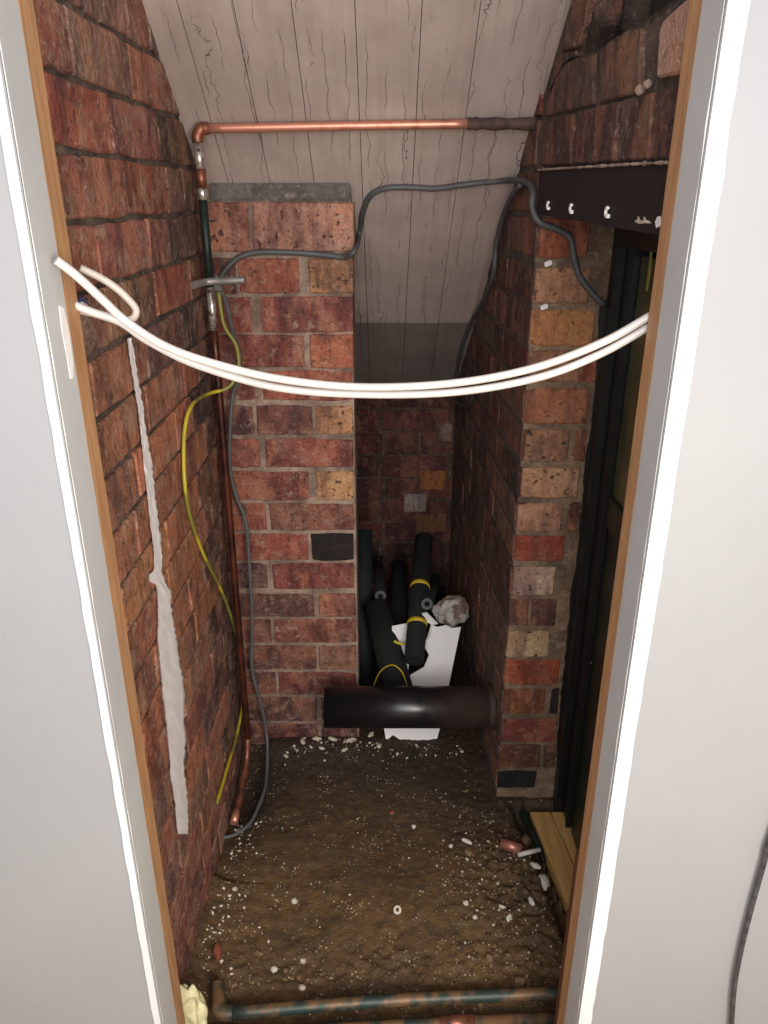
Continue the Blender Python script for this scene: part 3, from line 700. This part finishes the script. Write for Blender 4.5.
wc = [onY(80, 268, .83), onY(95, 275, .835), onY(112, 285, .84), onY(127, 298, .845), onY(136, 310, .845), onY(132, 319, .84), onY(116, 320, .83), onY(95, 314, .815), onY(74, 309, .80)]
wire('white_cable', wc, .0040, 'old_cable', 'looped cream cable end curling beside the left jamb', 'cable', seg=14)
bt = empty('wire_tail', onX(83, 305, XL + .006)); tag(bt, 'small blue and white wire tail beside the left jamb', 'wire')
tube('blue_core', [onX(78, 303, XL + .006), onX(82, 299, XL + .008), onX(86, 303, XL + .007), onX(83, 308, XL + .006)], .0016, M['blue_plastic'], bt)
tube('white_core', [onX(79, 306, XL + .006), onX(82, 303, XL + .010), onX(87, 306, XL + .007)], .0016, M['white_plastic'], bt)
# black cable on the right plaster wall
wire('black_cable', [Vector((.525, .7025, 1.25)), Vector((.505, .7025, 1.0)), Vector((.483, .7025, .78))] + [onY(p[0], p[1], .7025) for p in ( (771, 836), (764, 862), (752, 905), (741, 950), (734, 990), (731, 1040), (731, 1075))] + [Vector((.503, .7015, -.012))], .0034, 'black_cable', 'black cable hanging down the white wall at bottom right', 'cable')
# soil pipe stub
ys, zs = 1.478, onY(410, 707, 1.478).z
xa, xb = onY(325, 707, ys).x, xr(ys) + .002
sp = empty('soil_pipe', (xb, ys, zs)); tag(sp, 'thick glossy black soil pipe stub sticking out of the right wall', 'pipe')
hollow('pipe_body', (xa, ys, zs), (xb, ys, zs), .0485, .0445, M['soil_pipe'], sp, 48)
o = mesh('dark_inside', box_bm(xa + .004, xa + .006, ys - .03, ys + .03, zs - .03, zs + .03), M['void']); child_at(o, sp)  # near black sheet standing in for the shade inside the pipe
hollow('socket_rim', (xb - .016, ys, zs), (xb + .002, ys, zs), .0492, .046, M['soil_pipe'], sp, 48)
# bottom pipes
lp = empty('floor_pipe', (-.26, .885, .03)); tag(lp, 'green stained copper pipe with an elbow along the threshold, farther of two', 'pipe')
zp = .030
a, b = onZ(219, 1013, zp), onZ(562, 992, zp)
tube('pipe_run', [a + Vector((.02, 0, 0)), (a + b) / 2 + Vector((0, .002, .002)), b + Vector((.03, 0, 0))], .0105, M['pipe_low'], lp, seg=18)
tube('elbow', [a + Vector((.024, 0, 0)), a + Vector((.008, .001, 0)), a + Vector((-.002, .008, 0)), a + Vector((-.004, .020, 0)), onZ(217, 984, zp)], .0128, M['pipe_low'], lp, seg=18)
l2 = empty('floor_pipe', (0, .84, .03)); tag(l2, 'green stained copper pipe along the threshold, nearest the camera', 'pipe')
a, b = onZ(205, 1037, zp), onZ(562, 1017, zp)
tube('pipe_run', [a, b + Vector((.03, 0, 0))], .0105, M['pipe_low'], l2, seg=18, smooth=False)
tube('coupling', [a * .35 + b * .65, a * .25 + b * .75], .0122, M['copper_dull'], l2, seg=18, smooth=False)
l3 = tag(tube('timber_strip', [(-.33, .822, .006), (.27, .822, .012)], .011, M['timber_old'], seg=4, smooth=False), 'thin brown timber strip lying in front of the floor pipes', 'timber')

# ================================================================== FILLER, FOAM
L = [(127, 338), (130, 362), (134.5, 390), (137, 404), (140, 430), (144, 470), (148, 505), (150, 525), (153, 548), (154, 571), (148, 573), (148, 581), (156, 585), (157.5, 600), (157, 640), (160, 672), (163, 700), (166, 730), (169, 755), (170, 778), (174, 800), (177, 832)]
Rr = [(189, 835), (188, 800), (184, 764), (185.5, 740), (184, 700), (185, 690), (179, 655), (177, 640), (172, 612), (171, 592), (166, 582), (162, 572), (162, 545), (157, 510), (153, 470), (148, 440), (143, 404), (137, 370), (132, 338)]
def rough_edge(pts, amp=.7):
    out = []
    for (x0, y0), (x1, y1) in zip(pts, pts[1:]):
        n = max(1, int(abs(y1 - y0) / 5))
        for k in range(n): t = k / n; out.append((x0 + (x1 - x0) * t + random.uniform(-amp, amp) * (k > 0), y0 + (y1 - y0) * t))
    out.append(pts[-1]); return out
def xat(pts, y):
    pts = sorted(pts, key=lambda p: p[1])
    for (x0, y0), (x1, y1) in zip(pts, pts[1:]):
        if y0 <= y <= y1: return x0 + (x1 - x0) * (y - y0) / max(1e-6, y1 - y0)
    return pts[0][0] if y < pts[0][1] else pts[-1][0]
def ragged_strip(name, fn, L, R_, y0, y1, step, h, mat, amp=.9, parent=None):
    """an irregular skim of material on a wall: fn(px, py, off) gives points of the wall"""
    bm = bmesh.new(); n = int((y1 - y0) / step); rows_ = []; cols = (0, .06, .3, .55, .8, .94, 1)
    for k in range(n + 1):
        y = y0 + (y1 - y0) * k / n; a = xat(L, y) + random.uniform(-amp, amp) * .5; b = xat(R_, y) + random.uniform(-amp, amp)
        rows_.append([bm.verts.new(fn(a + (b - a) * t, y, (.0 if t in (0, 1) else h * (1 + .35 * noise.noise(Vector((t * 3, y * .08, 5))))))) for t in cols])
    for A, B in zip(rows_, rows_[1:]):
        for i in range(len(cols) - 1): bm.faces.new((A[i], A[i + 1], B[i + 1], B[i]))
        bm.faces.new((A[0], B[0], B[-1], A[-1]))
    for rr in (rows_[0], rows_[-1]): bm.faces.new(rr)
    return mesh(name, bm, M[mat], parent)
tag(ragged_strip('filler_strip', lambda x, y, o: onX(x, y, XL + .001 + o), L, Rr, 338, 834, 3.2, .004, 'filler'), 'long ragged strip of white filler down the left brick wall', 'filler')
ragged_strip('black_paint_edge', lambda x, y, o: onY(x, y, YR - o), [(600, 300), (596, 380), (590, 430), (584, 470), (581, 520), (576, 560), (570, 600), (566, 650), (560, 700), (558, 730), (556, 790)], [(616, 300), (609, 380), (603, 450), (598, 520), (592, 600), (586, 660), (580, 700), (574, 790)], 300, 790, 7, .002, 'black_paint', 2.2, wr)
bm = bmesh.new(); bmesh.ops.create_icosphere(bm, subdivisions=4, radius=1)
for v in bm.verts:
    d = v.co.copy(); v.co = Vector((d.x * .030, d.y * .020, d.z * .070)) * (1 + .28 * noise.noise(d * 2.2) + .12 * noise.noise(d * 6))
fo = mesh('foam_lump', bm, M['foam'], None, True); fo.location = (-.322, .840, .055); tag(fo, 'cream expanding foam bulging behind the foot of the left jamb', 'foam')

# ================================================================== THINGS IN THE ALCOVE
# leaning white board with a broken left edge
pA, pB = Vector((0, 1.60, 0)), Vector((0, 1.77, .30)); BN = (pB - pA).cross(Vector((1, 0, 0))).normalized()
if BN.y > 0: BN = -BN
def onB(x, y, off=0.): return on(x, y, BN, pA + BN * off)
bd = [(386, 741), (393, 735), (402, 741), (436, 743), (440, 728), (448, 690), (455, 655), (461, 627), (452, 628), (446, 625), (438, 627), (431, 624.5), (433, 636), (426, 640), (425, 648), (429, 655), (424, 667), (412, 674), (405, 678), (410, 690), (404, 700), (392, 715), (384, 728)]
tag(mesh('white_board', prism_bm([onB(x, y) for x, y in bd], -BN * .018), M['board_white']), 'white board with a broken edge leaning in the alcove', 'board')
bd2 = [(384, 690), (388, 668), (392, 640), (392, 626), (408, 623), (412, 640), (408, 672), (402, 690)]
tag(mesh('white_board', prism_bm([onB(x, y, -.022) for x, y in bd2], -BN * .012), M['board_white']), 'small piece of white board wedged behind the black lagging tubes', 'board')
def lag(p, q, r, label, mat='rubber', end=True, bands=(), loc=None):
    p, q = Vector(p), Vector(q); o = empty('lagging_tube', p); tag(o, label, 'pipe lagging')
    hollow('foam_sleeve', p, q, r, r * .42, M[mat], o, 22)
    t = (q - p).normalized()
    if end: hollow('cut_end', q, q + t * .0015, r * .92, r * .45, M['lag_end'], o, 22)
    for f in bands: c = p.lerp(q, f); hollow('yellow_tape', c - t * .006, c + t * .006, r * 1.05, r * .9, M['yellow_tape'], o, 22)
    return o
lag(onY(414, 661, 1.64), onY(424, 538, 1.98), .0255, 'black lagging tube with two yellow tape bands leaning on the white board', end=False, bands=(.28, .58))
lag(onY(399, 690, 1.64), onY(376, 606, 1.85), .037, 'thick black lagging tube lying behind the soil pipe, left of the white board', end=False)
lag(onY(364, 690, 1.80), onY(363, 530, 2.02), .026, 'greenish black lagging tube standing close to the brick pier', 'rubber_green', end=False)
lag(onY(378, 560, 2.20), onY(380.5, 596, 1.86), .0165, 'thin lagging tube with grey cut end, left one in the alcove')
lag(onY(436, 578, 2.10), onY(427, 604, 1.74), .0160, 'thin lagging tube with grey cut end, beside the yellow taped tube')
lag(onY(398, 640, 1.86), onY(399, 566, 2.16), .026, 'black lagging tube in the middle of the bundle', end=False)
lag(onY(440, 660, 1.98), onY(436, 590, 2.2), .034, 'black lagging tube in the dark right corner of the alcove', end=False)
yt = [onY(372, 690, 1.635), onY(380, 672, 1.625), onY(392, 665, 1.615), onY(402, 672, 1.605), onY(408, 688, 1.60)]
tag(tube('tape_strip', yt, .0028, M['yellow_tape'], flat=.5), 'yellow tape loop over the thick black lagging tube', 'tape')
tag(tube('tape_strip', [onB(394, 641, .004), onB(400, 643.5, .004), onB(407, 644, .004)], .0034, M['yellow_tape'], flat=.4), 'short yellow brown tape strip stuck on the white board piece', 'tape')
bm = bmesh.new(); bmesh.ops.create_icosphere(bm, subdivisions=4, radius=1)
for v in bm.verts:
    d = v.co.copy(); s = 1 + .25 * noise.noise(d * 2 + Vector((3, 1, 0))) + .16 * abs(noise.noise(d * 5))
    v.co = Vector((d.x * .046, d.y * .04, d.z * .040)) * s
cb = mesh('crumpled_wrapping', bm, M['wrap'], None, False); cb.location = onY(451, 611, 1.80); cb.rotation_euler = (0, -.3, .2); tag(cb, 'crumpled grey brown wrapping on top of the white board', 'wrapping')
tag(mesh('paper_scrap', prism_bm([onY(x, y, 1.735) for x, y in [(422, 614), (427, 613), (433, 619), (438, 624), (432, 625), (425, 621)]], (0, .003, .001)), M['board_white']), 'small white scrap lying on the broken top of the white board', 'scrap')

# ================================================================== LOOSE THINGS ON THE FLOOR
def stone(px, py, r, mat, label, group=None, cat='stone', name='stone', sq=(1, 1, .7), cut=0.):
    bm = bmesh.new(); bmesh.ops.create_icosphere(bm, subdivisions=2, radius=1); sd = Vector((px, py, 0)) * .13
    for v in bm.verts: d = v.co.copy(); v.co = Vector((d.x * sq[0], d.y * sq[1], d.z * sq[2])) * r * (1 + .45 * noise.noise(d * 1.6 + sd))
    o = mesh(name, bm, M[mat]); p = onZ(px, py, .004); o.location = (p.x, p.y, fz(p.x, p.y) + r * sq[2] * .55); o.rotation_euler = (0, 0, random.random() * 3)
    return tag(o, label, cat, group)
stone(294.5, 900, .0065, 'stone', 'round white pebble alone in the middle left of the dirt floor')
stone(235, 891, .0055, 'stone', 'white pebble near the foot of the left wall')
stone(274, 967, .0065, 'stone', 'white pebble nearest the elbow of the floor pipe')
stone(303, 959, .0055, 'stone', 'white pebble, upper one of the pair above the floor pipe')
stone(302.5, 987, .0060, 'stone', 'white pebble, lower one of the pair above the floor pipe')
stone(414, 824, .0050, 'stone', 'small white pebble, upper centre of the dirt floor')
stone(451, 845, .0055, 'stone', 'small white pebble left of the brown stone chip')
stone(466, 905, .0062, 'stone', 'pale pebble left of the broken shell like chips')
stone(475, 919, .0050, 'stone', 'small pale pebble just below the larger pale pebble')
stone(552, 886, .0058, 'stone', 'pale pebble at the lip of the gap beside the floorboard')
stone(502, 911, .0070, 'plaster_chip', 'white plaster chip, left one of two at the right side of the floor', cat='chip', name='plaster_chip', sq=(.6, 1.2, .5))
stone(509, 920, .0075, 'plaster_chip', 'white plaster chip, right one of two at the right side of the floor', cat='chip', name='plaster_chip', sq=(.6, 1.3, .5))
stone(531, 907, .0075, 'plaster_chip', 'flat pale chip near the dark gap on the right', cat='chip', name='plaster_chip', sq=(1.3, .7, .4))
stone(469, 853, .0120, 'stone_brown', 'brown angular stone in the upper right of the dirt floor', sq=(1, .8, .5))
stone(467, 842, .0090, 'plaster_chip', 'pale flat plaster crust behind the brown angular stone', cat='chip', name='plaster_chip', sq=(1.4, .6, .4))
stone(392, 812, .0060, 'brick_chip', 'orange brown brick chip in the far middle of the floor', cat='chip', name='brick_chip')
stone(543, 880, .0170, 'plaster_chip', 'large cream stone lump on the edge of the floor gap', sq=(.8, 1.1, .5))
stone(535, 868, .0100, 'plaster_chip', 'white stone wedged just behind the large cream lump', sq=(.6, 1.2, .5))
stone(525, 838, .0160, 'stone_brown', 'round brown stone beside the copper offcut', sq=(1, .9, .6))
stone(219, 961, .0140, 'brick_chip', 'red brick fragment standing by the left wall foot', cat='brick fragment', name='brick_fragment', sq=(.6, .8, 1.2))
stone(205, 905, .0100, 'brick_chip', 'crumbled red brick fragment against the left wall', cat='brick fragment', name='brick_fragment', sq=(.8, 1.4, .7))
stone(490, 960, .0085, 'stone_brown', 'brown stone above the right end of the floor pipe')
stone(520, 985, .0110, 'stone_brown', 'yellow brown stone touching the floor pipe on the right')
for i, (x, y) in enumerate([(303, 746), (322, 752), (333, 744), (352, 745), (371, 736), (379, 747), (345, 754), (286, 757), (317, 744)]):
    stone(x, y, random.uniform(.005, .009), 'stone', 'white rubble chip at the foot of the brick pier', 'white rubble chips at the pier foot', cat='chip', name='rubble_chip', sq=(1.5, .8, .5))
# washer
p = onZ(397, 911, .004)
ws = hollow('washer', (p.x, p.y, fz(p.x, p.y) + .003), (p.x + .001, p.y - .002, fz(p.x, p.y) + .0055), .0080, .0036, M['stone']); tag(ws, 'small pale ring washer lying on the dirt floor', 'washer')
# copper offcut and pale stick
p = onZ(512, 851, .012); z_ = fz(p.x, p.y) + .012
of = empty('copper_offcut', (p.x, p.y, z_)); tag(of, 'short bright copper pipe offcut on the rubble at the right', 'pipe offcut')
hollow('tube_body', (p.x - .022, p.y + .012, z_), (p.x + .018, p.y - .006, z_ + .002), .011, .0098, M['copper'], of)
p = onZ(528, 854, .014); tag(tube('wood_stick', [(p.x - .022, p.y - .006, .018), (p.x + .026, p.y + .006, .020)], .005, M['plaster_chip'], smooth=False, seg=6), 'pale stick lying between the copper offcut and the floorboard', 'stick')
p = onZ(531, 822, -.01); tag(tube('dark_pipe_offcut', [onZ(522, 812, .0), onZ(530, 828, -.004), onZ(540, 850, -.012), onZ(544, 862, -.02)], .0085, M['patina']), 'dark curved pipe running into the gap beside the floorboard', 'pipe')
